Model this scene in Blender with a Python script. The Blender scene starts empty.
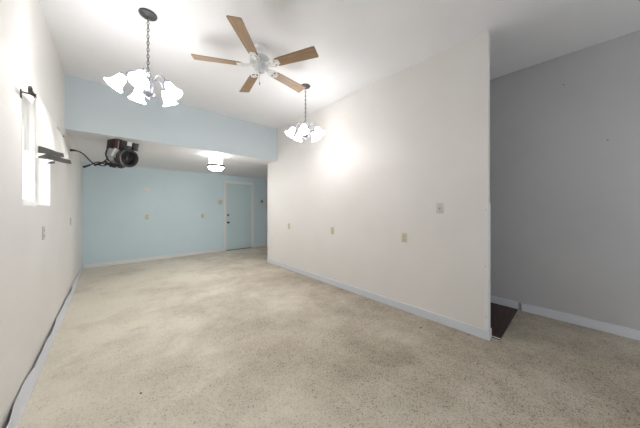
import bpy, bmesh, math, random
from mathutils import Vector, Matrix
random.seed(7)
S = bpy.context.scene
COL = S.collection
PI = math.pi

# ------------------------------------------------------------------ camera, world, exposure
YAW = 0.7318
CAM_Z = 1.31
cd = bpy.data.cameras.new('camera')
cam = bpy.data.objects.new('camera', cd); COL.objects.link(cam)
cam.location = (0, 0, CAM_Z)
cam.rotation_euler = (PI/2, 0, -YAW)
cd.sensor_width = 36; cd.sensor_fit = 'HORIZONTAL'
cd.lens = 232.43 * 36 / 640
cd.shift_y = -7.25 / 640
cd.clip_start = 0.02
S.camera = cam

W = bpy.data.worlds.new('daylight'); S.world = W; W.use_nodes = True
wn = W.node_tree.nodes['Background']
wn.inputs[0].default_value = (0.93, 0.97, 1.0, 1); wn.inputs[1].default_value = 2.2

S.view_settings.view_transform = 'Standard'
S.view_settings.look = 'None'
S.view_settings.gamma = 1
S.view_settings.use_curve_mapping = False
S.view_settings.exposure = 1.2

SHADE_POWER = 10.8      # emission of the chandelier glass
DOME_POWER = 40.0        # emission of the flush light glass

# added fill light, set outside an invented window behind the viewpoint
RW = (0.5, 2.9, 0.95, 2.15)             # its opening: x0, x1, z0, z1
al = bpy.data.lights.new('rear_fill', 'AREA'); al.shape = 'RECTANGLE'
al.size = RW[1]-RW[0]-0.1; al.size_y = RW[3]-RW[2]-0.1; al.energy = 5; al.color = (0.95, 0.97, 1.0)
alo = bpy.data.objects.new('rear_fill', al); COL.objects.link(alo)
alo.location = ((RW[0]+RW[1])/2, -2.3-0.16, (RW[2]+RW[3])/2); alo.rotation_euler = (PI/2, 0, PI)

# ------------------------------------------------------------------ materials
def srgb(r, g, b):
    f = lambda c: c/12.92 if c <= 0.04045 else ((c+0.055)/1.055)**2.4
    return (f(r/255), f(g/255), f(b/255), 1)

def mat(name, col, rough=0.5, metal=0.0, bump=0.0, bscale=60, spec=None):
    m = bpy.data.materials.new(name); m.use_nodes = True
    nt = m.node_tree; b = nt.nodes['Principled BSDF']
    b.inputs['Base Color'].default_value = col
    b.inputs['Roughness'].default_value = rough
    b.inputs['Metallic'].default_value = metal
    if spec is not None: b.inputs['Specular IOR Level'].default_value = spec
    if bump:
        tc = nt.nodes.new('ShaderNodeTexCoord')
        n = nt.nodes.new('ShaderNodeTexNoise'); n.inputs['Scale'].default_value = bscale
        n.inputs['Detail'].default_value = 3
        bp = nt.nodes.new('ShaderNodeBump'); bp.inputs['Strength'].default_value = bump
        bp.inputs['Distance'].default_value = 0.01
        nt.links.new(tc.outputs['Object'], n.inputs['Vector'])
        nt.links.new(n.outputs['Fac'], bp.inputs['Height'])
        nt.links.new(bp.outputs['Normal'], b.inputs['Normal'])
    return m

def emis(name, col, power):
    m = bpy.data.materials.new(name); m.use_nodes = True
    b = m.node_tree.nodes['Principled BSDF']
    b.inputs['Base Color'].default_value = (0.9, 0.9, 0.9, 1)
    b.inputs['Emission Color'].default_value = col
    b.inputs['Emission Strength'].default_value = power
    return m

def wall_paint(name, c1, c2, rough=0.5):
    """painted wall with faint roller mottling and a few scuffs"""
    m = mat(name, c1, rough, 0, 0.08, 90)
    nt = m.node_tree; b = nt.nodes['Principled BSDF']
    tc = nt.nodes.new('ShaderNodeTexCoord')
    n = nt.nodes.new('ShaderNodeTexNoise'); n.inputs['Scale'].default_value = 1.7; n.inputs['Detail'].default_value = 6
    r = nt.nodes.new('ShaderNodeValToRGB')
    r.color_ramp.elements[0].position = 0.35; r.color_ramp.elements[0].color = c2
    r.color_ramp.elements[1].position = 0.6; r.color_ramp.elements[1].color = c1
    nt.links.new(tc.outputs['Object'], n.inputs['Vector'])
    nt.links.new(n.outputs['Fac'], r.inputs['Fac'])
    nt.links.new(r.outputs['Color'], b.inputs['Base Color'])
    return m

M = {}
M['cream'] = wall_paint('cream_paint', srgb(231, 228, 225), srgb(228, 225, 221))
M['blue'] = wall_paint('pale_blue_paint', srgb(205, 224, 231), srgb(202, 221, 228))
M['soffit'] = wall_paint('powder_blue_paint', srgb(206, 217, 222), srgb(203, 214, 219))
M['white_ceiling'] = wall_paint('white_ceiling_paint', srgb(243, 243, 245), srgb(240, 240, 243), 0.55)
M['grey'] = wall_paint('shaded_white_paint', srgb(194, 194, 197), srgb(190, 190, 193))  # white wall paint with part of its shade put into the colour
M['trim'] = mat('white_trim', srgb(228, 229, 230), 0.4)
M['vinyl'] = mat('grey_vinyl_base', srgb(218, 221, 228), 0.45, 0, 0.05, 30)
M['door'] = mat('door_blue', srgb(196, 217, 220), 0.38, 0, 0.03, 40)
M['white'] = mat('white_plastic', srgb(238, 238, 236), 0.35)
M['ivory'] = mat('ivory_plastic', srgb(206, 201, 176), 0.4)
M['slot'] = mat('dark_slot', srgb(60, 56, 48), 0.6)
M['switchplate'] = mat('grey_white_plate', srgb(205, 203, 200), 0.4)
M['nickel'] = mat('brushed_nickel', srgb(150, 152, 165), 0.32, 0.85)
M['silver'] = mat('pale_silver', srgb(214, 216, 218), 0.3, 0.3)
M['pewter'] = mat('dark_pewter', srgb(92, 92, 96), 0.4, 0.7)
M['iron'] = mat('dark_iron', srgb(70, 66, 62), 0.45, 0.6)
M['steel'] = mat('worn_steel', srgb(170, 170, 168), 0.35, 0.9)
M['black'] = mat('black_plastic', srgb(32, 34, 38), 0.4, 0, 0.05, 50)
M['rubber'] = mat('black_rubber', srgb(36, 36, 38), 0.6)
M['charcoal'] = mat('charcoal_metal', srgb(74, 74, 76), 0.4, 0.2)
M['maroon'] = mat('maroon_metal', srgb(62, 40, 40), 0.5, 0.1, 0.05, 40)
M['rust'] = mat('pale_rust', srgb(165, 130, 122), 0.5)
M['bare'] = mat('pale_metal', srgb(208, 210, 210), 0.4, 0.3)
M['glass_lit'] = emis('lit_frosted_glass', (1.0, 0.985, 0.972, 1), SHADE_POWER)
M['glass_dim'] = emis('lit_frosted_glass_dimmer', (1.0, 0.985, 0.972, 1), SHADE_POWER*0.85)
M['drum_lit'] = emis('lit_drum_glass', (1.0, 0.98, 0.96, 1), 5.0)
M['dome_lit'] = emis('lit_dome_glass', (1.0, 0.98, 0.96, 1), DOME_POWER)
M['stripe'] = mat('grey_stripe_fabric', srgb(120, 118, 116), 0.9, 0, 0.2, 300)

def m_fabric():
    m = bpy.data.materials.new('white_cotton'); m.use_nodes = True
    nt = m.node_tree; nt.nodes.clear()
    o = nt.nodes.new('ShaderNodeOutputMaterial'); mx = nt.nodes.new('ShaderNodeMixShader'); mx.inputs[0].default_value = 0.4
    d = nt.nodes.new('ShaderNodeBsdfDiffuse'); d.inputs[0].default_value = srgb(244, 243, 240)
    t = nt.nodes.new('ShaderNodeBsdfTranslucent'); t.inputs[0].default_value = srgb(246, 245, 243)
    n = nt.nodes.new('ShaderNodeTexNoise'); n.inputs['Scale'].default_value = 400
    bp = nt.nodes.new('ShaderNodeBump'); bp.inputs['Strength'].default_value = 0.15; bp.inputs['Distance'].default_value = 0.002
    nt.links.new(n.outputs['Fac'], bp.inputs['Height']); nt.links.new(bp.outputs[0], d.inputs['Normal'])
    nt.links.new(d.outputs[0], mx.inputs[1]); nt.links.new(t.outputs[0], mx.inputs[2]); nt.links.new(mx.outputs[0], o.inputs[0])
    return m
M['cotton'] = m_fabric()

def m_pane():
    m = bpy.data.materials.new('window_glass'); m.use_nodes = True
    nt = m.node_tree; nt.nodes.clear()
    o = nt.nodes.new('ShaderNodeOutputMaterial'); mx = nt.nodes.new('ShaderNodeMixShader')
    t = nt.nodes.new('ShaderNodeBsdfTransparent'); g = nt.nodes.new('ShaderNodeBsdfGlossy'); g.inputs['Roughness'].default_value = 0.02
    mx.inputs[0].default_value = 0.06; nt.links.new(t.outputs[0], mx.inputs[1]); nt.links.new(g.outputs[0], mx.inputs[2])
    nt.links.new(mx.outputs[0], o.inputs[0]); return m
M['pane'] = m_pane()

def m_wood(name, c1, c2, scale=6, rough=0.42):
    m = mat(name, c1, rough); nt = m.node_tree; b = nt.nodes['Principled BSDF']
    tc = nt.nodes.new('ShaderNodeTexCoord'); mp = nt.nodes.new('ShaderNodeMapping')
    mp.inputs['Scale'].default_value = (1.0, 16.0, 16.0)
    n = nt.nodes.new('ShaderNodeTexNoise'); n.inputs['Scale'].default_value = scale; n.inputs['Detail'].default_value = 8; n.inputs['Distortion'].default_value = 0.6
    r = nt.nodes.new('ShaderNodeValToRGB')
    r.color_ramp.elements[0].position = 0.35; r.color_ramp.elements[0].color = c2
    r.color_ramp.elements[1].position = 0.65; r.color_ramp.elements[1].color = c1
    nt.links.new(tc.outputs['Object'], mp.inputs[0]); nt.links.new(mp.outputs[0], n.inputs['Vector'])
    nt.links.new(n.outputs['Fac'], r.inputs['Fac']); nt.links.new(r.outputs['Color'], b.inputs['Base Color'])
    return m
M['oak'] = m_wood('oak_blade', srgb(160, 130, 98), srgb(134, 105, 76))
M['brown'] = m_wood('dark_brown_floor', srgb(72, 50, 45), srgb(52, 35, 32), 3, 0.5)

def m_floor():
    """worn beige speckled floor: fine dark aggregate, brown dirt patches, scuff streaks"""
    m = bpy.data.materials.new('speckled_beige_floor'); m.use_nodes = True
    nt = m.node_tree; b = nt.nodes['Principled BSDF']; L = nt.links.new
    N = lambda t: nt.nodes.new('ShaderNode' + t)
    tc = N('TexCoord'); V = tc.outputs['Object']
    def noise(scale, detail=4, dist=0.0, vec=V, rough=0.55):
        n = N('TexNoise'); n.inputs['Scale'].default_value = scale; n.inputs['Detail'].default_value = detail
        n.inputs['Distortion'].default_value = dist; n.inputs['Roughness'].default_value = rough
        L(vec, n.inputs['Vector']); return n.outputs['Fac']
    def ramp(fac, p0, p1, c0=(0,0,0,1), c1=(1,1,1,1)):
        r = N('ValToRGB'); e = r.color_ramp.elements
        e[0].position = p0; e[0].color = c0; e[1].position = p1; e[1].color = c1
        L(fac, r.inputs[0]); return r.outputs[0]
    def mixc(fac, a, c, mode='MIX'):
        x = N('MixRGB'); x.blend_type = mode
        if isinstance(fac, float): x.inputs[0].default_value = fac
        else: L(fac, x.inputs[0])
        for i, v in ((1, a), (2, c)):
            if isinstance(v, tuple): x.inputs[i].default_value = v
            else: L(v, x.inputs[i])
        return x.outputs[0]
    def math_(op, a, c):
        x = N('Math'); x.operation = op
        for i, v in ((0, a), (1, c)):
            if isinstance(v, float): x.inputs[i].default_value = v
            else: L(v, x.inputs[i])
        return x.outputs[0]
    base = ramp(noise(0.9, 5, 0.4), 0.3, 0.7, srgb(214, 206, 188), srgb(230, 223, 207))
    # broad worn patches where the dark aggregate shows; xr darkens the floor towards the near right
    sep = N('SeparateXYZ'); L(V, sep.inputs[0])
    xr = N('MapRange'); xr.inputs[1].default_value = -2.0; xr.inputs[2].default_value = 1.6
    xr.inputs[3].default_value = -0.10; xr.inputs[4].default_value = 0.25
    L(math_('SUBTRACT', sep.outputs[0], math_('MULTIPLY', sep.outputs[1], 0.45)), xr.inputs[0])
    patch = math_('ADD', noise(1.3, 8, 0.15, rough=0.68), xr.outputs[0])
    patchm = ramp(patch, 0.42, 0.84)
    col = mixc(math_('MULTIPLY', patchm, 0.72), base, srgb(142, 128, 110))
    # streaky scuffs across the room
    mp = N('Mapping'); mp.inputs['Rotation'].default_value = (0, 0, 0.35); mp.inputs['Scale'].default_value = (0.9, 3.2, 1); L(V, mp.inputs[0])
    st = ramp(noise(1.6, 8, 0.1, mp.outputs[0], 0.75), 0.54, 0.72)
    col = mixc(math_('MULTIPLY', st, 0.24), col, srgb(140, 124, 104))
    # fine speckle
    def dots(scale, rad, share, jit):
        vo = N('TexVoronoi'); vo.inputs['Scale'].default_value = scale; L(V, vo.inputs['Vector'])
        sc = N('SeparateColor'); L(vo.outputs['Color'], sc.inputs[0])
        near = math_('LESS_THAN', vo.outputs['Distance'], math_('ADD', math_('MULTIPLY', sc.outputs[1], jit), rad))
        return math_('MULTIPLY', near, math_('LESS_THAN', sc.outputs[0], share))
    col = mixc(math_('MULTIPLY', dots(125, 0.30, 0.55, 0.25), math_('ADD', math_('MULTIPLY', patchm, 0.5), 0.18)), col, srgb(92, 78, 66))
    col = mixc(math_('MULTIPLY', dots(72, 0.22, 0.16, 0.22), math_('ADD', math_('MULTIPLY', patchm, 0.55), 0.25)), col, srgb(70, 58, 50))
    lt = ramp(noise(60, 2, 0.0), 0.62, 0.7)
    col = mixc(math_('MULTIPLY', lt, 0.22), col, srgb(236, 228, 212))
    L(col, b.inputs['Base Color'])
    b.inputs['Roughness'].default_value = 0.6
    b.inputs['Specular IOR Level'].default_value = 0.3
    bp = N('Bump'); bp.inputs['Strength'].default_value = 0.12; bp.inputs['Distance'].default_value = 0.004
    L(noise(70, 3), bp.inputs['Height']); L(bp.outputs[0], b.inputs['Normal'])
    return m
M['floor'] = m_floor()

# ------------------------------------------------------------------ mesh helpers
def box(bm, x0, x1, y0, y1, z0, z1, mtx=None):
    v = [bm.verts.new((x, y, z)) for x in (x0, x1) for y in (y0, y1) for z in (z0, z1)]
    for f in ((0,1,3,2), (4,6,7,5), (0,4,5,1), (2,3,7,6), (0,2,6,4), (1,5,7,3)):
        bm.faces.new([v[i] for i in f])
    if mtx is not None:
        for q in v: q.co = mtx @ q.co
    return v

def bevel(bm, w, seg=2):
    bmesh.ops.bevel(bm, geom=list(bm.edges), offset=w, segments=seg, affect='EDGES', profile=0.5, clamp_overlap=True)

def rbox(x0, x1, y0, y1, z0, z1, w=0.003, seg=2):
    bm = bmesh.new(); box(bm, x0, x1, y0, y1, z0, z1); bevel(bm, w, seg); return bm

def lathe(bm, prof, mtx=Matrix(), n=32, closed=False):
    """prof: (radius, height) pairs turned about local z"""
    rings = []
    for r, z in prof:
        if r < 1e-6: rings.append([bm.verts.new(mtx @ Vector((0, 0, z)))])
        else: rings.append([bm.verts.new(mtx @ Vector((r*math.cos(2*PI*k/n), r*math.sin(2*PI*k/n), z))) for k in range(n)])
    prs = list(zip(rings[:-1], rings[1:]))
    if closed: prs.append((rings[-1], rings[0]))
    for a, b in prs:
        for k in range(n):
            k2 = (k+1) % n
            if len(a) == 1 and len(b) == 1: continue
            if len(a) == 1: bm.faces.new((a[0], b[k2], b[k]))
            elif len(b) == 1: bm.faces.new((a[k], a[k2], b[0]))
            else: bm.faces.new((a[k], a[k2], b[k2], b[k]))

def smooth_pts(pts, sub=6):
    P = [Vector(p) for p in pts]; out = []
    for i in range(len(P)-1):
        p0 = P[max(i-1, 0)]; p1 = P[i]; p2 = P[i+1]; p3 = P[min(i+2, len(P)-1)]
        for k in range(sub):
            t = k/sub
            out.append(0.5*((2*p1) + (p2-p0)*t + (2*p0-5*p1+4*p2-p3)*t*t + (3*p1-p0-3*p2+p3)*t**3))
    out.append(P[-1]); return out

def tube(bm, pts, r, n=10, sub=6, closed=False):
    P = smooth_pts(pts, sub) if sub else [Vector(p) for p in pts]
    rad = r if callable(r) else (lambda t: r)
    rings = []; up = None
    for i, p in enumerate(P):
        if closed: d = P[(i+1) % len(P)] - P[i-1]
        else: d = P[min(i+1, len(P)-1)] - P[max(i-1, 0)]
        d.normalize()
        if up is None:
            up = Vector((0, 0, 1)) if abs(d.z) < 0.9 else Vector((1, 0, 0))
        s = d.cross(up); s.normalize(); up = s.cross(d); up.normalize()
        rr = rad(i/(len(P)-1))
        rings.append([bm.verts.new(p + (s*math.cos(2*PI*k/n) + up*math.sin(2*PI*k/n))*rr) for k in range(n)])
    prs = list(zip(rings[:-1], rings[1:]))
    if closed: prs.append((rings[-1], rings[0]))
    for a, b in prs:
        for k in range(n):
            bm.faces.new((a[k], a[(k+1) % n], b[(k+1) % n], b[k]))
    if not closed:
        bm.faces.new(rings[0]); bm.faces.new(list(reversed(rings[-1])))

def grid(bm, fn, nu, nv, thick=None):
    """sheet from fn(u,v) -> point; thick: offset vector for a second skin"""
    V = [[bm.verts.new(fn(i/nu, j/nv)) for j in range(nv+1)] for i in range(nu+1)]
    for i in range(nu):
        for j in range(nv):
            bm.faces.new((V[i][j], V[i+1][j], V[i+1][j+1], V[i][j+1]))
    if thick is not None:
        r = bmesh.ops.solidify(bm, geom=list(bm.faces), thickness=thick)

def obj(name, bm, m, parent=None, smooth=True):
    bmesh.ops.recalc_face_normals(bm, faces=list(bm.faces))
    me = bpy.data.meshes.new(name); bm.to_mesh(me); bm.free()
    me.materials.append(M[m])
    if smooth:
        for p in me.polygons: p.use_smooth = True
        me.set_sharp_from_angle(angle=math.radians(38))
    o = bpy.data.objects.new(name, me); COL.objects.link(o)
    if parent: o.parent = parent
    return o

def tag(o, label=None, cat=None, group=None, kind=None):
    if label: o['label'] = label
    if cat: o['category'] = cat
    if group: o['group'] = group
    if kind: o['kind'] = kind
    return o

def thing(name, label, cat, loc=(0, 0, 0), rot=(0, 0, 0), group=None, kind=None):
    o = bpy.data.objects.new(name, None); COL.objects.link(o)
    o.location = loc; o.rotation_euler = rot; o.empty_display_size = 0.05
    return tag(o, label, cat, group, kind)

def struct(name, bm, m, label, cat, parent=None):
    o = obj(name, bm, m, parent, smooth=False)
    return tag(o, label, cat, kind='structure')

def dup(root, loc, rot=None):
    r = root.copy(); COL.objects.link(r); r.location = loc
    if rot is not None: r.rotation_euler = rot
    for ch in list(root.children):
        c = ch.copy(); COL.objects.link(c); c.parent = r
        for g in list(ch.children):
            d = g.copy(); COL.objects.link(d); d.parent = c
    return r

# ------------------------------------------------------------------ room shell
XL, XR, XG = -0.456, 2.7545, 3.8605       # window wall, cream partition, grey hall wall
XP = XR + 0.07                            # other side of the partition
YS, YB, YN, YP, Y0 = 4.5035, 6.992, 0.596, 4.93, -2.3
ZC, ZL, ZLB = 3.048, 2.335, 2.25
T = 0.14
WY0, WY1, WZ0, WZ1 = 2.575, 3.54, 1.316, 2.03      # window opening
DX0, DX1, DZ = 2.525, 3.345, 2.03                  # door opening

def B(*a):
    bm = bmesh.new()
    for q in a: box(bm, *q)
    return bm

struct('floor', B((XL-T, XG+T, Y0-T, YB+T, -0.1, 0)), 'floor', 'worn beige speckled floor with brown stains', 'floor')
struct('ceiling', B((XL-T, XG+T, Y0-T, YS+0.1, ZC, ZC+0.1)), 'white_ceiling', 'high flat white ceiling carrying the fan and chandeliers', 'ceiling')
# low ceiling falls a little towards the far wall
bm = bmesh.new(); v = box(bm, XL, XG, YS+0.02, YB, ZL, ZL+0.1)
for q in v:
    if q.co.y > YB-0.01: q.co.z += ZLB-ZL
struct('ceiling_low', bm, 'white_ceiling', 'lower white ceiling over the far end by the blue door', 'ceiling')
struct('wall_soffit', B((XL, XG, YS, YS+0.02, ZL-0.002, ZC)), 'soffit', 'pale blue drop wall between the high and low ceilings', 'wall')
struct('wall_left', B((XL-T, XL, Y0-T, WY0, 0, ZC), (XL-T, XL, WY1, YB+T, 0, ZC),
       (XL-T, XL, WY0, WY1, 0, WZ0), (XL-T, XL, WY0, WY1, WZ1, ZC)), 'cream', 'off-white wall with the small window on the left', 'wall')
struct('wall_far', B((XL, DX0, YB, YB+T, 0, ZC), (DX1, XG, YB, YB+T, 0, ZC), (DX0, DX1, YB, YB+T, DZ, ZC)), 'blue',
       'pale blue wall at the far end of the room', 'wall')
struct('wall_right', B((XR, XP, YN, YP, 0, ZC)), 'cream', 'cream partition wall lit by the second chandelier', 'wall')
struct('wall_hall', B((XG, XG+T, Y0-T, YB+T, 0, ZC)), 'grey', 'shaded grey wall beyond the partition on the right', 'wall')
struct('wall_rear', B((XL, RW[0], Y0-T, Y0, 0, ZC), (RW[1], XG, Y0-T, Y0, 0, ZC), (RW[0], RW[1], Y0-T, Y0, 0, RW[2]), (RW[0], RW[1], Y0-T, Y0, RW[3], ZC)), 'cream', 'off-white wall behind the viewpoint', 'wall')

# dark brown hall floor with its metal edge strip
bm = bmesh.new(); box(bm, XP+0.014, XG, YN-0.08, YP, 0.0, 0.008)
struct('floor_hall', bm, 'brown', 'dark brown hallway floor beyond the end of the partition', 'floor')
struct('trim_3', B((XP+0.014, XP+0.03, YN-0.08, 1.6, 0.008, 0.012)), 'trim', 'thin pale metal edge strip of the brown hallway floor', 'trim')

# baseboards
def baseboard(name, x0, x1, y0, y1, h, m, label):
    bm = bmesh.new(); box(bm, x0, x1, y0, y1, 0, h); bevel(bm, 0.004, 2)
    return struct(name, bm, m, label, 'baseboard')
baseboard('baseboard_far', XL+0.02, DX0-0.065, YB-0.014, YB, 0.085, 'trim', 'white baseboard along the pale blue far wall')
baseboard('baseboard_door', DX1+0.065, XG-0.014, YB-0.014, YB, 0.085, 'trim', 'short white baseboard right of the blue door')
bm = bmesh.new()
box(bm, XR-0.014, XR, YN-0.014, YP, 0, 0.095); box(bm, XR, XP+0.012, YN-0.014, YN, 0, 0.095); bevel(bm, 0.004, 2)
struct('baseboard_right', bm, 'vinyl', 'grey-white vinyl base along the cream partition', 'baseboard')
baseboard('baseboard_hall', XG-0.014, XG, 0.515, YP, 0.098, 'vinyl', 'grey vinyl base above the brown hallway floor')
baseboard('baseboard_grey', XG-0.022, XG, Y0, 0.485, 0.098, 'vinyl', 'long grey vinyl base along the shaded grey wall')

# left vinyl base peels away from the wall: its wavy top edge leaves a dark gap
bm = bmesh.new(); prev = None; NP = 200
for i in range(NP+1):
    y = Y0 + (YB - 0.016 - Y0)*i/NP
    k = 1.0 if y < 4.6 else max(0.2, 1-(y-4.6)/2.3)
    lean = (0.016 + 0.007*math.sin(y*4.3) + 0.005*math.sin(y*9.1+1) + 0.0025*math.sin(y*21))*k + 0.002
    foot = 0.010 + 0.028*k; top = 0.094 + 0.004*math.sin(y*6)
    ring = [bm.verts.new((XL + dx, y, z)) for dx, z in ((foot, 0.0), (foot-0.002, 0.012), (lean+0.004, top), (lean, top), (foot-0.007, 0.012), (foot-0.008, 0.0))]
    if prev:
        for q in range(6): bm.faces.new((prev[q], prev[(q+1) % 6], ring[(q+1) % 6], ring[q]))
    else: bm.faces.new(ring)
    prev = ring
bm.faces.new(list(reversed(prev)))
struct('baseboard_left', bm, 'vinyl', 'loose grey-white vinyl base peeling from the left wall', 'baseboard')

# corner guard on the near end of the partition
bm = bmesh.new()
box(bm, XR-0.004, XR, YN-0.004, YN+0.034, 0.097, 1.345); box(bm, XR, XP+0.004, YN-0.004, YN, 0.097, 1.345)
g = struct('trim_1', bm, 'trim', 'white corner guard screwed to the near end of the partition', 'trim')
for z in (0.22, 0.72, 1.28):
    bm = bmesh.new()
    lathe(bm, [(0.0, 0.002), (0.004, 0.0015), (0.005, 0)], Matrix.Translation((XR-0.004, YN+0.018, z)) @ Matrix.Rotation(-PI/2, 4, 'Y'), 12)
    obj('screw', bm, 'steel', g)

# ------------------------------------------------------------------ window
win = thing('window_1', 'small white window behind the striped valance', 'window', kind='structure')
fx0, fx1 = XL-0.125, XL-0.088
bm = bmesh.new(); f = 0.035
box(bm, fx0, fx1, WY0, WY0+f, WZ0, WZ1); box(bm, fx0, fx1, WY1-f, WY1, WZ0, WZ1)
box(bm, fx0, fx1, WY0+f, WY1-f, WZ0, WZ0+f); box(bm, fx0, fx1, WY0+f, WY1-f, WZ1-f, WZ1)
obj('window_frame', bm, 'white', win, False)
ym = (WY0+WY1)/2
for a, b, nm in ((WY0+f, ym+0.015, 0), (ym-0.015, WY1-f, 1)):
    bm = bmesh.new(); s = 0.026; xo = fx0+0.004+0.016*nm
    box(bm, xo, xo+0.014, a, a+s, WZ0+f, WZ1-f); box(bm, xo, xo+0.014, b-s, b, WZ0+f, WZ1-f)
    box(bm, xo, xo+0.014, a+s, b-s, WZ0+f, WZ0+f+s); box(bm, xo, xo+0.014, a+s, b-s, WZ1-f-s, WZ1-f)
    sash = obj('sash', bm, 'white', win, False)
    bm = bmesh.new(); box(bm, xo+0.005, xo+0.009, a+s-0.003, b-s+0.003, WZ0+f+s-0.003, WZ1-f-s+0.003)
    obj('pane', bm, 'pane', sash, False)
bm = bmesh.new(); box(bm, XL-0.088, XL, WY0, WY1, WZ0, WZ0+0.006)
obj('window_sill', bm, 'white', win, False)

win2 = thing('fill_window', 'added wide white window behind the viewpoint that lets in fill light', 'window', kind='structure')  # unseen window, added so the fill light has an opening
bm = bmesh.new(); a0, a1, b0, b1 = RW; g0, g1 = Y0-0.12, Y0-0.07; f = 0.04; am = (a0+a1)/2
box(bm, a0, a0+f, g0, g1, b0, b1); box(bm, a1-f, a1, g0, g1, b0, b1); box(bm, am-f/2, am+f/2, g0, g1, b0+f, b1-f)
box(bm, a0+f, a1-f, g0, g1, b0, b0+f); box(bm, a0+f, a1-f, g0, g1, b1-f, b1)
fr2 = obj('window_frame', bm, 'white', win2, False)
for q0, q1 in ((a0+f, am-f/2), (am+f/2, a1-f)):
    bm = bmesh.new(); box(bm, q0-0.003, q1+0.003, g0+0.02, g0+0.026, b0+f-0.003, b1-f+0.003); obj('pane', bm, 'pane', fr2, False)

# ------------------------------------------------------------------ door
door = thing('door_1', 'pale blue door with white frame in the far wall', 'door', (0, 0, 0), kind='structure')
bm = bmesh.new(); c = 0.06
box(bm, DX0-c, DX0+0.012, YB-0.016, YB, 0, DZ+c); box(bm, DX1-0.012, DX1+c, YB-0.016, YB, 0, DZ+c)
box(bm, DX0+0.012, DX1-0.012, YB-0.016, YB, DZ-0.012, DZ+c)
bevel(bm, 0.003)
box(bm, DX0, DX0+0.012, YB, YB+T, 0, DZ); box(bm, DX1-0.012, DX1, YB, YB+T, 0, DZ); box(bm, DX0+0.012, DX1-0.012, YB, YB+T, DZ-0.012, DZ)
obj('door_frame', bm, 'trim', door, False)
bm = rbox(DX0+0.016, DX1-0.016, YB+0.02, YB+0.06, 0.016, DZ-0.016, 0.003)
slab = obj('door_panel', bm, 'door', door, False)
bm = bmesh.new(); box(bm, DX0+0.012, DX1-0.012, YB+0.002, YB+0.1, 0.0, 0.014); obj('threshold', bm, 'pewter', door, False)
for z, nm in ((1.06, 'deadbolt'), (0.84, 'door_knob')):
    bm = bmesh.new()
    mt = Matrix.Translation((DX0+0.075, YB+0.02, z)) @ Matrix.Rotation(PI/2, 4, 'X')
    if nm == 'deadbolt':
        lathe(bm, [(0.030, 0), (0.030, 0.008), (0.024, 0.013), (0.0, 0.013)], mt, 24)
        box(bm, -0.004, 0.004, -0.014, 0.014, 0.013, 0.028, mt)
    else:
        lathe(bm, [(0.031, 0), (0.031, 0.006), (0.014, 0.012), (0.012, 0.03), (0.024, 0.040), (0.028, 0.054), (0.022, 0.066), (0.0, 0.07)], mt, 24)
    obj(nm, bm, 'iron', slab)

# ------------------------------------------------------------------ outlets and switches
def on_left(y, z): return ((XL, y, z), (0, 0, -PI/2))
def plate(name, label, cat, loc, rz, m, kind, group=None, w=0.075, h=0.122):
    """built facing local -y... its back is on the wall at local y = 0"""
    t = thing(name, label, cat, loc, (0, 0, rz), group)
    obj('cover_plate', rbox(-w/2, w/2, -0.007, 0, -h/2, h/2, 0.003), m, t)
    if kind == 'outlet':
        for s in (-1, 1):
            r = obj('receptacle', rbox(-0.017, 0.017, -0.0095, -0.006, s*0.027-0.0185, s*0.027+0.0185, 0.0015), m, t)
            bm = bmesh.new()
            box(bm, -0.0085, -0.0055, -0.0101, -0.009, s*0.027-0.002, s*0.027+0.009); box(bm, 0.0055, 0.0085, -0.0101, -0.009, s*0.027-0.001, s*0.027+0.008)
            box(bm, -0.003, 0.003, -0.0101, -0.009, s*0.027-0.011, s*0.027-0.005)
            obj('slots', bm, 'slot', r, False)
    elif kind == 'switch':
        bm = bmesh.new(); box(bm, -0.006, 0.006, -0.0085, -0.006, -0.013, 0.013); obj('toggle_slot', bm, 'slot', t, False)
        bm = rbox(-0.0045, 0.0045, -0.02, -0.006, -0.002, 0.009, 0.0015); obj('toggle', bm, m, t)
    for s in (-1, 1):
        z = s*(0.0 if kind == 'outlet' else 0.042)
        if kind == 'outlet' and s == 1: break
        bm = bmesh.new(); lathe(bm, [(0.0, 0.002), (0.003, 0.0012), (0.0035, 0)], Matrix.Translation((0, -0.0068, z)) @ Matrix.Rotation(PI/2, 4, 'X'), 10)
        obj('screw', bm, 'steel', t)
    return t
R_, L_, F_ = -PI/2, PI/2, 0
plate('light_switch', 'pale grey light switch near the open end of the cream partition', 'light switch', (XR, 1.044, 1.296), R_, 'switchplate', 'switch')
plate('wall_outlet', 'ivory wall outlet nearest the light switch on the cream partition', 'outlet', (XR, 1.47, 0.922), R_, 'ivory', 'outlet')
plate('wall_outlet', 'ivory wall outlet in the middle of the cream partition', 'outlet', (XR, 2.754, 0.91), R_, 'ivory', 'outlet')
plate('wall_outlet', 'ivory wall outlet near the far edge of the cream partition', 'outlet', (XR, 4.033, 0.905), R_, 'ivory', 'outlet')
plate('wall_outlet', 'pale wall outlet on the left wall just below the window corner', 'outlet', (XL, 3.218, 1.074), L_, 'switchplate', 'outlet')
plate('wall_outlet', 'pale wall outlet on the left wall nearer the far blue wall', 'outlet', (XL, 5.08, 1.09), L_, 'switchplate', 'outlet')
plate('wall_outlet', 'ivory outlet left of centre on the pale blue far wall', 'outlet', (0.645, YB, 1.062), F_, 'ivory', 'outlet')
plate('wall_outlet', 'ivory outlet on the blue far wall between the other outlet and the door', 'outlet', (1.888, YB, 1.053), F_, 'ivory', 'outlet')
plate('light_switch', 'ivory switch plate beside the frame of the pale blue door', 'light switch', (2.365, YB, 1.447), F_, 'ivory', 'switch', None, 0.115, 0.122)
plate('blank_plate', 'cream blank cover plate high on the blue wall above an outlet', 'cover plate', (0.645, YB, 1.74), F_, 'cream', 'blank', None, 0.085, 0.085)
t = thing('wall_keypad', 'white box with dark centre on the blue wall right of the door', 'keypad', (3.70, YB, 1.44))
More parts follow.
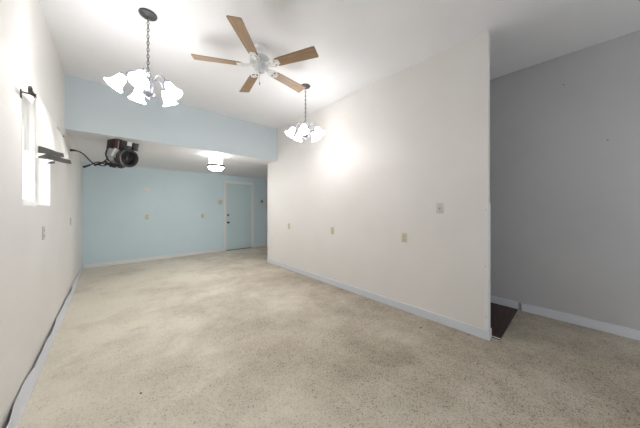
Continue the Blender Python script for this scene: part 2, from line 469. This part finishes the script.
obj('backing_panel', rbox(-0.13, 0.13, -0.012, 0, -0.20, 0.17, 0.003), 'soffit', t)
obj('housing', rbox(-0.07, 0.05, -0.035, -0.011, -0.03, 0.10, 0.006), 'switchplate', t)
obj('display', rbox(-0.045, 0.015, -0.037, -0.033, 0.01, 0.075, 0.002), 'charcoal', t)

# ------------------------------------------------------------------ curtain rod and valance
RX, RZ = -0.402, 2.092
rod = thing('curtain_rod', 'dark iron curtain rod with scroll end above the small window', 'curtain rod', (XL, 3.1, RZ))
def loc(bm, d):
    for q in bm.verts: q.co -= Vector(d)
    return bm
o3 = (XL, 3.1, RZ)
bm = bmesh.new(); tube(bm, [(RX, 2.47, RZ), (RX, 3.84, RZ)], 0.008, 12, 0); obj('pole', loc(bm, o3), 'iron', rod)
bm = bmesh.new()
pts = [(RX, 2.475, RZ)]
for k in range(15):
    a = k/14*2.6*PI; r = 0.026*(1-0.62*k/14)
    pts.append((RX-0.004+0.0008*k, 2.437 + r*math.cos(a)*0.9, RZ+0.000 - r*math.sin(a+PI*0)*1.0))
tube(bm, pts, 0.0055, 8, 3); obj('finial', loc(bm, o3), 'iron', rod)
for y in (2.52, 3.80):
    bm = bmesh.new()
    box(bm, XL, XL+0.005, y-0.012, y+0.012, RZ-0.045, RZ+0.012)
    tube(bm, [(XL+0.004, y, RZ-0.004), (RX+0.002, y, RZ-0.006)], 0.005, 8, 0)
    tube(bm, [(RX+0.012*math.cos(a), y, RZ+0.012*math.sin(a)) for a in [PI*k/8+PI for k in range(9)]], 0.004, 8, 0)
    obj('bracket', loc(bm, o3), 'iron', rod)

val = thing('window_valance', 'white tiered valance with grey hem stripes on the rod over the window', 'valance', (RX, 3.1, RZ))
ov = (RX, 3.1, RZ)
def lerp(a, b, t): return a + (b-a)*t
def tier(y0, y1, x0, xf, zb0, zb1, amp, push, vr=(0, 1), out=0.0, taper=False):
    """u runs along the rod from the near end, v down the cloth"""
    def fn(u, v):
        v = lerp(vr[0], vr[1], v)
        y = lerp(y0, y1, u)
        zt = RZ + 0.014
        zb = lerp(zb0, zb1, u) + 0.003*math.sin(u*PI*2.0)
        fold = amp*math.sin(u*17.0)*(0.3+0.7*v)*min(1, 6*u)
        x = x0 + (xf*u)*v + push*math.sin(v*PI/2) + fold + out
        return Vector((x, y, lerp(zt, zb, v)))
    return fn
lo = tier(2.556, 3.81, RX+0.004, 0.062, 1.655, 1.79, 0.003, 0.004)
bm = bmesh.new(); grid(bm, lo, 60, 18, 0.002); low = obj('lower_tier', loc(bm, ov), 'cotton', val)
def band(fn, v0, v1, off, u0=0.0, u1=1.0, taper=0.0):
    def g(u, v):
        uu = lerp(u0, u1, u); w = 1 if taper == 0 else min(1, 0.15 + uu/taper)
        vv = lerp(v1-(v1-v0)*w, v1, v)
        return fn(uu, vv) + Vector((off, 0, 0))
    bm = bmesh.new(); grid(bm, g, 60, 3, 0.0025); return bm
obj('hem_stripe', loc(band(lo, 0.87, 1.0, 0.004, 0.02, 1.0, 0.3), ov), 'stripe', low)
up = tier(2.550, 3.34, RX+0.011, 0.046, 1.690, 1.790, 0.0020, 0.004)
bm = bmesh.new(); grid(bm, up, 60, 18, 0.002); upp = obj('upper_tier', loc(bm, ov), 'cotton', val)
obj('hem_stripe', loc(band(up, 0.88, 1.0, 0.004), ov), 'stripe', upp)
bk = tier(3.02, 3.46, RX-0.012, 0.0, 1.665, 1.745, 0.004, 0.0)
bm = bmesh.new(); grid(bm, bk, 24, 12, 0.002); back = obj('back_tier', loc(bm, ov), 'cotton', val)
obj('hem_stripe', loc(band(bk, 0.94, 1.0, 0.004, 0.05, 1.0, 0.5), ov), 'stripe', back)
def ret(u, v):     # short return from the rod to the wall, its top edge sagging in a shallow V
    x = lerp(XL+0.006, RX+0.006, u)
    top = RZ - 0.01 - 0.055*(1-abs(u-0.72)/0.72 if u < 0.72 else 1-(u-0.72)/0.28)
    return Vector((x, 2.553 + 0.004*math.sin(u*9), lerp(top, 1.695, v)))
bm = bmesh.new(); grid(bm, ret, 14, 14, 0.002); obj('end_return', loc(bm, ov), 'cotton', val)

# ------------------------------------------------------------------ chandeliers
def shade_profile():
    out = [(0.022, 0.0), (0.027, 0.010), (0.034, 0.028), (0.038, 0.052), (0.042, 0.078), (0.050, 0.100), (0.062, 0.118), (0.070, 0.125)]
    inn = [(r-0.004, z) for r, z in reversed(out)]
    return out + inn

def make_chandelier(label, x, y, ang, glass):
    t = thing('chandelier', label, 'chandelier', (x, y, ZC), (0, 0, ang), 'five-light chandeliers')
    D = -0.520                      # top of the body below the ceiling
    bm = bmesh.new(); lathe(bm, [(0, 0), (0.068, 0), (0.070, -0.006), (0.064, -0.016), (0.035, -0.024), (0.014, -0.028), (0.010, -0.042), (0, -0.042)], n=40)
    obj('canopy', bm, 'pewter', t)
    bm = bmesh.new()
    z = -0.036; k = 0; a, b, r = 0.018, 0.0085, 0.0028
    while z - 2*a > D - 0.012:
        ring = []
        for q in range(16):
            th = 2*PI*q/16; h = b*math.cos(th); vz = a*math.sin(th)
            ring.append((h, 0, z-a+vz) if k % 2 == 0 else (0, h, z-a+vz))
        tube(bm, ring, r, 6, 0, closed=True)
        z -= 2*(a-r) - 0.0006; k += 1
    obj('chain', bm, 'iron', t)
    bm = bmesh.new()
    tube(bm, [(0.004*math.sin(i*2.1), 0.004*math.cos(i*1.7), -0.03 + (D+0.03)*i/12) for i in range(13)], 0.0018, 6, 3)
    obj('cord', bm, 'bare', t)
    # turned centre column with a dish and a finial
    prof = [(0, D+0.012), (0.006, D+0.010), (0.008, D), (0.018, D-0.006), (0.022, D-0.014), (0.017, D-0.022), (0.026, D-0.032), (0.020, D-0.042),
            (0.013, D-0.052), (0.016, D-0.075), (0.0185, D-0.115), (0.018, D-0.150), (0.014, D-0.172), (0.020, D-0.182), (0.046, D-0.190), (0.049, D-0.197),
            (0.044, D-0.206), (0.028, D-0.216), (0.013, D-0.224), (0.009, D-0.232), (0.0115, D-0.242), (0.008, D-0.252), (0, D-0.256)]
    bm = bmesh.new(); lathe(bm, prof, n=32); obj('column', bm, 'nickel', t)
    tilt = math.radians(33)
    for i in range(5):
        rz = Matrix.Rotation(2*PI*i/5, 4, 'Z')
        P = [(0.030, 0, D-0.190), (0.037, 0, D-0.150), (0.042, 0, D-0.095), (0.054, 0, D-0.056), (0.082, 0, D-0.030), (0.114, 0, D-0.034), (0.142, 0, D-0.058), (0.156, 0, D-0.084)]
        bm = bmesh.new(); tube(bm, [rz @ Vector(p) for p in P], 0.0058, 10, 6)
        arm = obj('arm', bm, 'nickel', t)
        mt = rz @ Matrix.Translation((0.158, 0, D-0.086)) @ Matrix.Rotation(PI - tilt, 4, 'Y')
        bm = bmesh.new(); lathe(bm, [(0, -0.012), (0.010, -0.012), (0.018, -0.004), (0.029, 0.006), (0.031, 0.018), (0.026, 0.022), (0, 0.022)], mt, 24)
        obj('socket', bm, 'nickel', arm)
        ms = mt @ Matrix.Translation((0, 0, 0.012))
        bm = bmesh.new(); lathe(bm, shade_profile(), ms, 32, closed=True)
        obj('glass_shade', bm, glass, arm)
    return t
c1 = make_chandelier('five-light chandelier with white bell shades hanging left, nearest the striped valance', 0.247, 2.596, math.radians(-105+36.5)-YAW, 'glass_lit')
c2 = make_chandelier('five-light chandelier with white bell shades hanging beside the cream partition', 2.081, 2.629, math.radians(-96+4)-YAW, 'glass_dim')

# ------------------------------------------------------------------ ceiling fan
FX, FY, FZ = 1.1998, 2.3089, 2.83 - ZC
fan = thing('ceiling_fan', 'white ceiling fan with five oak blades between the two chandeliers', 'ceiling fan', (FX, FY, ZC))
bm = bmesh.new(); lathe(bm, [(0, 0), (0.058, 0), (0.060, -0.012), (0.053, -0.034), (0.032, -0.050), (0.016, -0.055), (0, -0.055)], n=36); obj('canopy', bm, 'white', fan)
bm = bmesh.new(); lathe(bm, [(0, -0.05), (0.012, -0.05), (0.012, -0.11), (0, -0.11)], n=20); obj('downrod', bm, 'white', fan)
bm = bmesh.new(); lathe(bm, [(0, -0.094), (0.026, -0.096), (0.036, -0.112), (0.085, -0.124), (0.104, -0.138), (0.107, -0.174), (0.098, -0.198), (0.060, -0.208), (0, -0.210)], n=40)
obj('motor_housing', bm, 'silver', fan)
bm = bmesh.new(); lathe(bm, [(0, -0.207), (0.058, -0.209), (0.062, -0.218), (0.060, -0.252), (0.052, -0.270), (0.026, -0.280), (0.010, -0.282), (0.008, -0.290), (0, -0.292)], n=36)
obj('switch_housing', bm, 'silver', fan)
bm = bmesh.new(); tube(bm, [(-0.03, -0.05, -0.262), (-0.033, -0.055, -0.352), (-0.033, -0.055, -0.422)], 0.0012, 6, 3)
ch = obj('pull_chain', bm, 'steel', fan)
bm = bmesh.new(); lathe(bm, [(0, -0.420), (0.004, -0.422), (0.006, -0.437), (0.004, -0.448), (0, -0.450)], Matrix.Translation((-0.033, -0.055, 0)), 12); obj('chain_pull', bm, 'oak', ch)
PH = math.radians(116.5) + PI
for i in range(5):
    rz = Matrix.Rotation(PH + i*2*PI/5, 4, 'Z') @ Matrix.Translation((0, 0, FZ)) @ Matrix.Rotation(math.radians(-12), 4, 'X')
    bm = bmesh.new()
    n = 14; up_, dn = [], []
    outl = []
    r0, r1 = 0.180, 0.663
    for k in range(n+1):            # one long edge, rounded tip corners, back along the other
        t_ = k/n; r = lerp(r0, r1, t_); w = lerp(0.050, 0.066, t_)
        if t_ < 0.08: w *= 0.72 + 0.28*(t_/0.08)
        outl.append((r, w))
    outl[-1] = (r1-0.012, 0.066); outl.append((r1-0.003, 0.061)); outl.append((r1, 0.050))
    loop = outl + [(r, -w) for r, w in reversed(outl)]
    vt = [bm.verts.new(rz @ Vector((r, w, 0.003))) for r, w in loop]; vb = [bm.verts.new(rz @ Vector((r, w, -0.003))) for r, w in loop]
    bm.faces.new(vt); bm.faces.new(list(reversed(vb)))
    for k in range(len(loop)):
        k2 = (k+1) % len(loop); bm.faces.new((vb[k], vb[k2], vt[k2], vt[k]))
    # object coordinates along the blade: give the mesh its own frame
    for q in bm.verts: q.co = rz.inverted() @ q.co
    bl = obj('blade', bm, 'oak', fan); bl.matrix_local = rz
    # scrolled white blade iron under the root of the blade
    bm = bmesh.new()
    for s in (-1, 1):
        tube(bm, [(0.062, s*0.010, 0.016), (0.100, s*0.016, 0.006), (0.130, s*0.034, -0.006), (0.165, s*0.046, -0.007), (0.205, s*0.036, -0.007), (0.222, s*0.016, -0.007), (0.205, s*0.004, -0.007), (0.188, s*0.014, -0.007)], 0.0055, 8, 5)
    tube(bm, [(0.060, 0, 0.014), (0.110, 0, 0.0), (0.160, 0, -0.008), (0.235, 0, -0.007)], 0.0075, 8, 5)
    box(bm, 0.196, 0.240, -0.030, 0.030, -0.0055, -0.003)
    ir = obj('blade_iron', bm, 'white', bl)
# ------------------------------------------------------------------ flush light under the low ceiling
LX, LY = 1.525, 4.75
LZ = ZL + (ZLB-ZL)*(LY-YS)/(YB-YS)
fl = thing('flush_ceiling_light', 'lit white dome light with dark ring under the low ceiling', 'ceiling light', (LX, LY, LZ+0.002))
bm = bmesh.new(); lathe(bm, [(0, 0), (0.114, 0), (0.118, -0.01), (0.118, -0.222), (0, -0.222)], n=40); obj('glass_drum', bm, 'drum_lit', fl)
bm = bmesh.new(); lathe(bm, [(0.112, -0.202), (0.154, -0.202), (0.158, -0.207), (0.158, -0.242), (0.154, -0.248), (0.112, -0.245)], n=48, closed=True); obj('ring', bm, 'iron', fl)
bm = bmesh.new(); lathe(bm, [(0.142, -0.243), (0.137, -0.262), (0.116, -0.288), (0.078, -0.308), (0.030, -0.317), (0, -0.318)], n=40); obj('glass_dome', bm, 'dome_lit', fl)
bm = bmesh.new(); lathe(bm, [(0, -0.316), (0.010, -0.318), (0.012, -0.327), (0.006, -0.334), (0.007, -0.340), (0, -0.344)], n=16); obj('finial', bm, 'pewter', fl)

# ------------------------------------------------------------------ black blower unit under the low ceiling, with its cords
UX, UY, UZ = 0.13, 4.78, 2.12
un = thing('ceiling_blower', 'black round-nosed blower with boxy top hung under the low ceiling edge', 'blower', (UX, UY, UZ))
ax = Vector((0.50, -0.84, -0.20)).normalized()
mt = ax.to_track_quat('Z', 'Y').to_matrix().to_4x4()
# frame with local z along the nose, local y up
zv = ax; xv = Vector((0, 0, 1)).cross(zv).normalized(); yv = zv.cross(xv)
fr = Matrix((xv, yv, zv)).transposed().to_4x4()
un_m = fr
bm = bmesh.new()
pr = [(0.0, -0.20), (0.07, -0.20), (0.095, -0.185), (0.108, -0.15), (0.112, 0.02)]
for k in range(5):
    z = 0.02 + k*0.018; pr += [(0.118, z), (0.124, z+0.004), (0.124, z+0.010), (0.118, z+0.014)]
pr += [(0.134, 0.115), (0.140, 0.125), (0.140, 0.160), (0.132, 0.168), (0.122, 0.164), (0.112, 0.13), (0.104, 0.05), (0.0, 0.045)]
lathe(bm, pr, fr @ Matrix.Translation((0, -0.03, 0.0)), 40); body = obj('barrel', bm, 'charcoal', un)
bm = bmesh.new()
fc = fr @ Matrix.Translation((0, -0.03, 0.0))
for r in (0.03, 0.055, 0.08):
    tube(bm, [fc @ Vector((r*math.cos(a), r*math.sin(a), 0.105)) for a in [2*PI*k/28 for k in range(28)]], 0.0035, 6, 0, closed=True)
for k in range(6):
    a = PI*k/6
    tube(bm, [fc @ Vector((0.108*math.cos(a), 0.108*math.sin(a), 0.102)), fc @ Vector((-0.108*math.cos(a), -0.108*math.sin(a), 0.102))], 0.003, 6, 0)
lathe(bm, [(0, 0.118), (0.022, 0.115), (0.028, 0.105), (0.028, 0.095), (0, 0.095)], fc, 20)
obj('front_grille', bm, 'rubber', body)
bm = bmesh.new(); lathe(bm, [(0.113, -0.13), (0.117, -0.128), (0.117, -0.02), (0.113, -0.018)], fc, 40, closed=True)
obj('pale_band', bm, 'bare', body)
bm = bmesh.new(); box(bm, -0.165, -0.085, -0.10, 0.035, -0.10, 0.055, fr @ Matrix.Rotation(-0.35, 4, 'Z')); bevel(bm, 0.008); obj('pale_side_panel', bm, 'bare', un)
bm = bmesh.new(); box(bm, -0.080, 0.105, 0.078, 0.265, -0.08, 0.055, fr); bevel(bm, 0.006); bx = obj('control_box', bm, 'black', un)
bm = bmesh.new(); box(bm, 0.090, 0.175, 0.105, 0.225, 0.0, 0.07, fr); bevel(bm, 0.005); obj('side_plate', bm, 'black', un)
bm = bmesh.new(); box(bm, 0.01, 0.08, 0.16, 0.225, 0.0552, 0.0562, fr); st = obj('sticker', bm, 'bare', bx, False)
bm = bmesh.new(); box(bm, -0.150, -0.081, 0.035, 0.235, -0.13, 0.045, fr); bevel(bm, 0.006); mb = obj('end_box', bm, 'maroon', un)
bm = bmesh.new(); box(bm, -0.105, -0.094, 0.06, 0.20, 0.0452, 0.0472, fr); obj('pale_seam', bm, 'rust', mb, False)
bm = bmesh.new()
box(bm, -0.13, 0.05, -0.195, -0.150, -0.15, 0.02, fr); box(bm, -0.10, -0.06, -0.215, -0.19, -0.10, 0.0, fr); box(bm, 0.0, 0.035, -0.21, -0.19, -0.08, 0.0, fr)
bevel(bm, 0.005); obj('lower_bracket', bm, 'rubber', un)
bm = bmesh.new()     # hanger strap up to the low ceiling
top = LZ_at = ZL + (ZLB-ZL)*(UY-YS)/(YB-YS) - UZ
box(bm, -0.09, 0.09, -0.05, 0.05, top-0.006, top); box(bm, -0.012, 0.012, -0.012, 0.012, 0.10, top-0.004)
obj('hanger', bm, 'iron', un)
bm = bmesh.new()     # curved strap round the back of the body
tube(bm, [fr @ Vector(p) for p in ((-0.148, 0.13, 0.0), (-0.195, 0.08, 0.0), (-0.215, 0.0, 0.0), (-0.205, -0.07, 0.0), (-0.16, -0.13, 0.01), (-0.10, -0.165, 0.01))], 0.010, 8, 6)
obj('strap', bm, 'rubber', un)

def px(u, v, Y):        # a point of the room at depth Y, used to lay out the cords
    a = (u-320)/232.43; b = (206.75-v)/232.43
    d = Vector((math.sin(YAW)+a*math.cos(YAW), math.cos(YAW)-a*math.sin(YAW), b)); d *= Y/d.y
    return d + Vector((0, 0, CAM_Z))
cd1 = thing('power_cord', 'tangled black power cord running from the left wall to the blower', 'cord', (XL, 5.05, 2.15))
oc = (XL, 5.05, 2.15)
P1 = [px(75.5, 150.6, 5.02), px(80, 152, 4.98), px(84, 154.5, 4.95), px(88, 158.5, 4.92), px(92, 162.5, 4.9), px(96, 164.6, 4.88), px(100, 164.0, 4.85), px(104, 161.5, 4.84), px(107, 159, 4.83)]
bm = bmesh.new(); tube(bm, P1, 0.0085, 8, 6); obj('cable', loc(bm, oc), 'rubber', cd1)
bm = bmesh.new(); tube(bm, [Vector((XL+0.001, 5.055, 2.152)), px(72, 150.1, 5.05), px(74, 150.3, 5.03), px(76, 150.7, 5.02)], lambda t: 0.019-0.007*t, 10, 4)
obj('plug', loc(bm, oc), 'rubber', cd1)
P2 = [px(90, 165, 4.87), px(94, 163.2, 4.86), px(98, 162, 4.84), px(102, 163, 4.83), px(106, 165, 4.82), px(103, 165.8, 4.82), px(98, 164.8, 4.84), px(94.5, 165.5, 4.87), px(97, 163.8, 4.88), px(101, 162.6, 4.86), px(105, 161.8, 4.86), px(109, 160.5, 4.85)]
bm = bmesh.new(); tube(bm, P2, 0.0075, 8, 6); obj('loose_loop', loc(bm, oc), 'rubber', cd1)
bm = bmesh.new(); tube(bm, [px(83, 167.2, 4.88), px(86, 166.3, 4.88), px(90.5, 164.8, 4.87)], lambda t: 0.017-0.006*t, 10, 4); obj('connector', loc(bm, oc), 'rubber', cd1)

# ------------------------------------------------------------------ small things
def crumb(name, label, x, y, s, m):
    bm = bmesh.new(); bmesh.ops.create_icosphere(bm, subdivisions=2, radius=s)
    for q in bm.verts: q.co *= 0.7+0.5*random.random(); q.co.z = max(q.co.z*0.45, -s*0.35)
    zmin = min(q.co.z for q in bm.verts)
    for q in bm.verts: q.co.z -= zmin
    o = obj(name, bm, m); o.location = (x, y, 0); return tag(o, label, 'debris')
def fl_at(u, v):
    a = (u-320)/232.43; b = (206.75-v)/232.43
    d = Vector((math.sin(YAW)+a*math.cos(YAW), math.cos(YAW)-a*math.sin(YAW), b)); d *= -CAM_Z/d.z; return d
p = fl_at(421, 328); crumb('debris_chip', 'small black chip on the floor by the base of the cream partition', p.x, p.y, 0.011, 'slot')
p = fl_at(141, 393.5); crumb('debris_chip', 'small dark chip on the open floor left of the centre', p.x, p.y, 0.008, 'slot')
for u, v, lab in ((563.5, 85, 'small nail high on the shaded grey wall'), (607.5, 140, 'small nail lower and farther right on the shaded grey wall')):
    a = (u-320)/232.43; b = (206.75-v)/232.43
    d = Vector((math.sin(YAW)+a*math.cos(YAW), math.cos(YAW)-a*math.sin(YAW), b)); d *= XG/d.x
    bm = bmesh.new(); lathe(bm, [(0, 0.016), (0.006, 0.015), (0.006, 0.013), (0.0025, 0.012), (0.0025, 0)], Matrix.Rotation(-PI/2, 4, 'Y'), 10)
    o = obj('wall_nail', bm, 'pewter'); o.location = (XG, d.y, d.z+CAM_Z); tag(o, lab, 'nail')
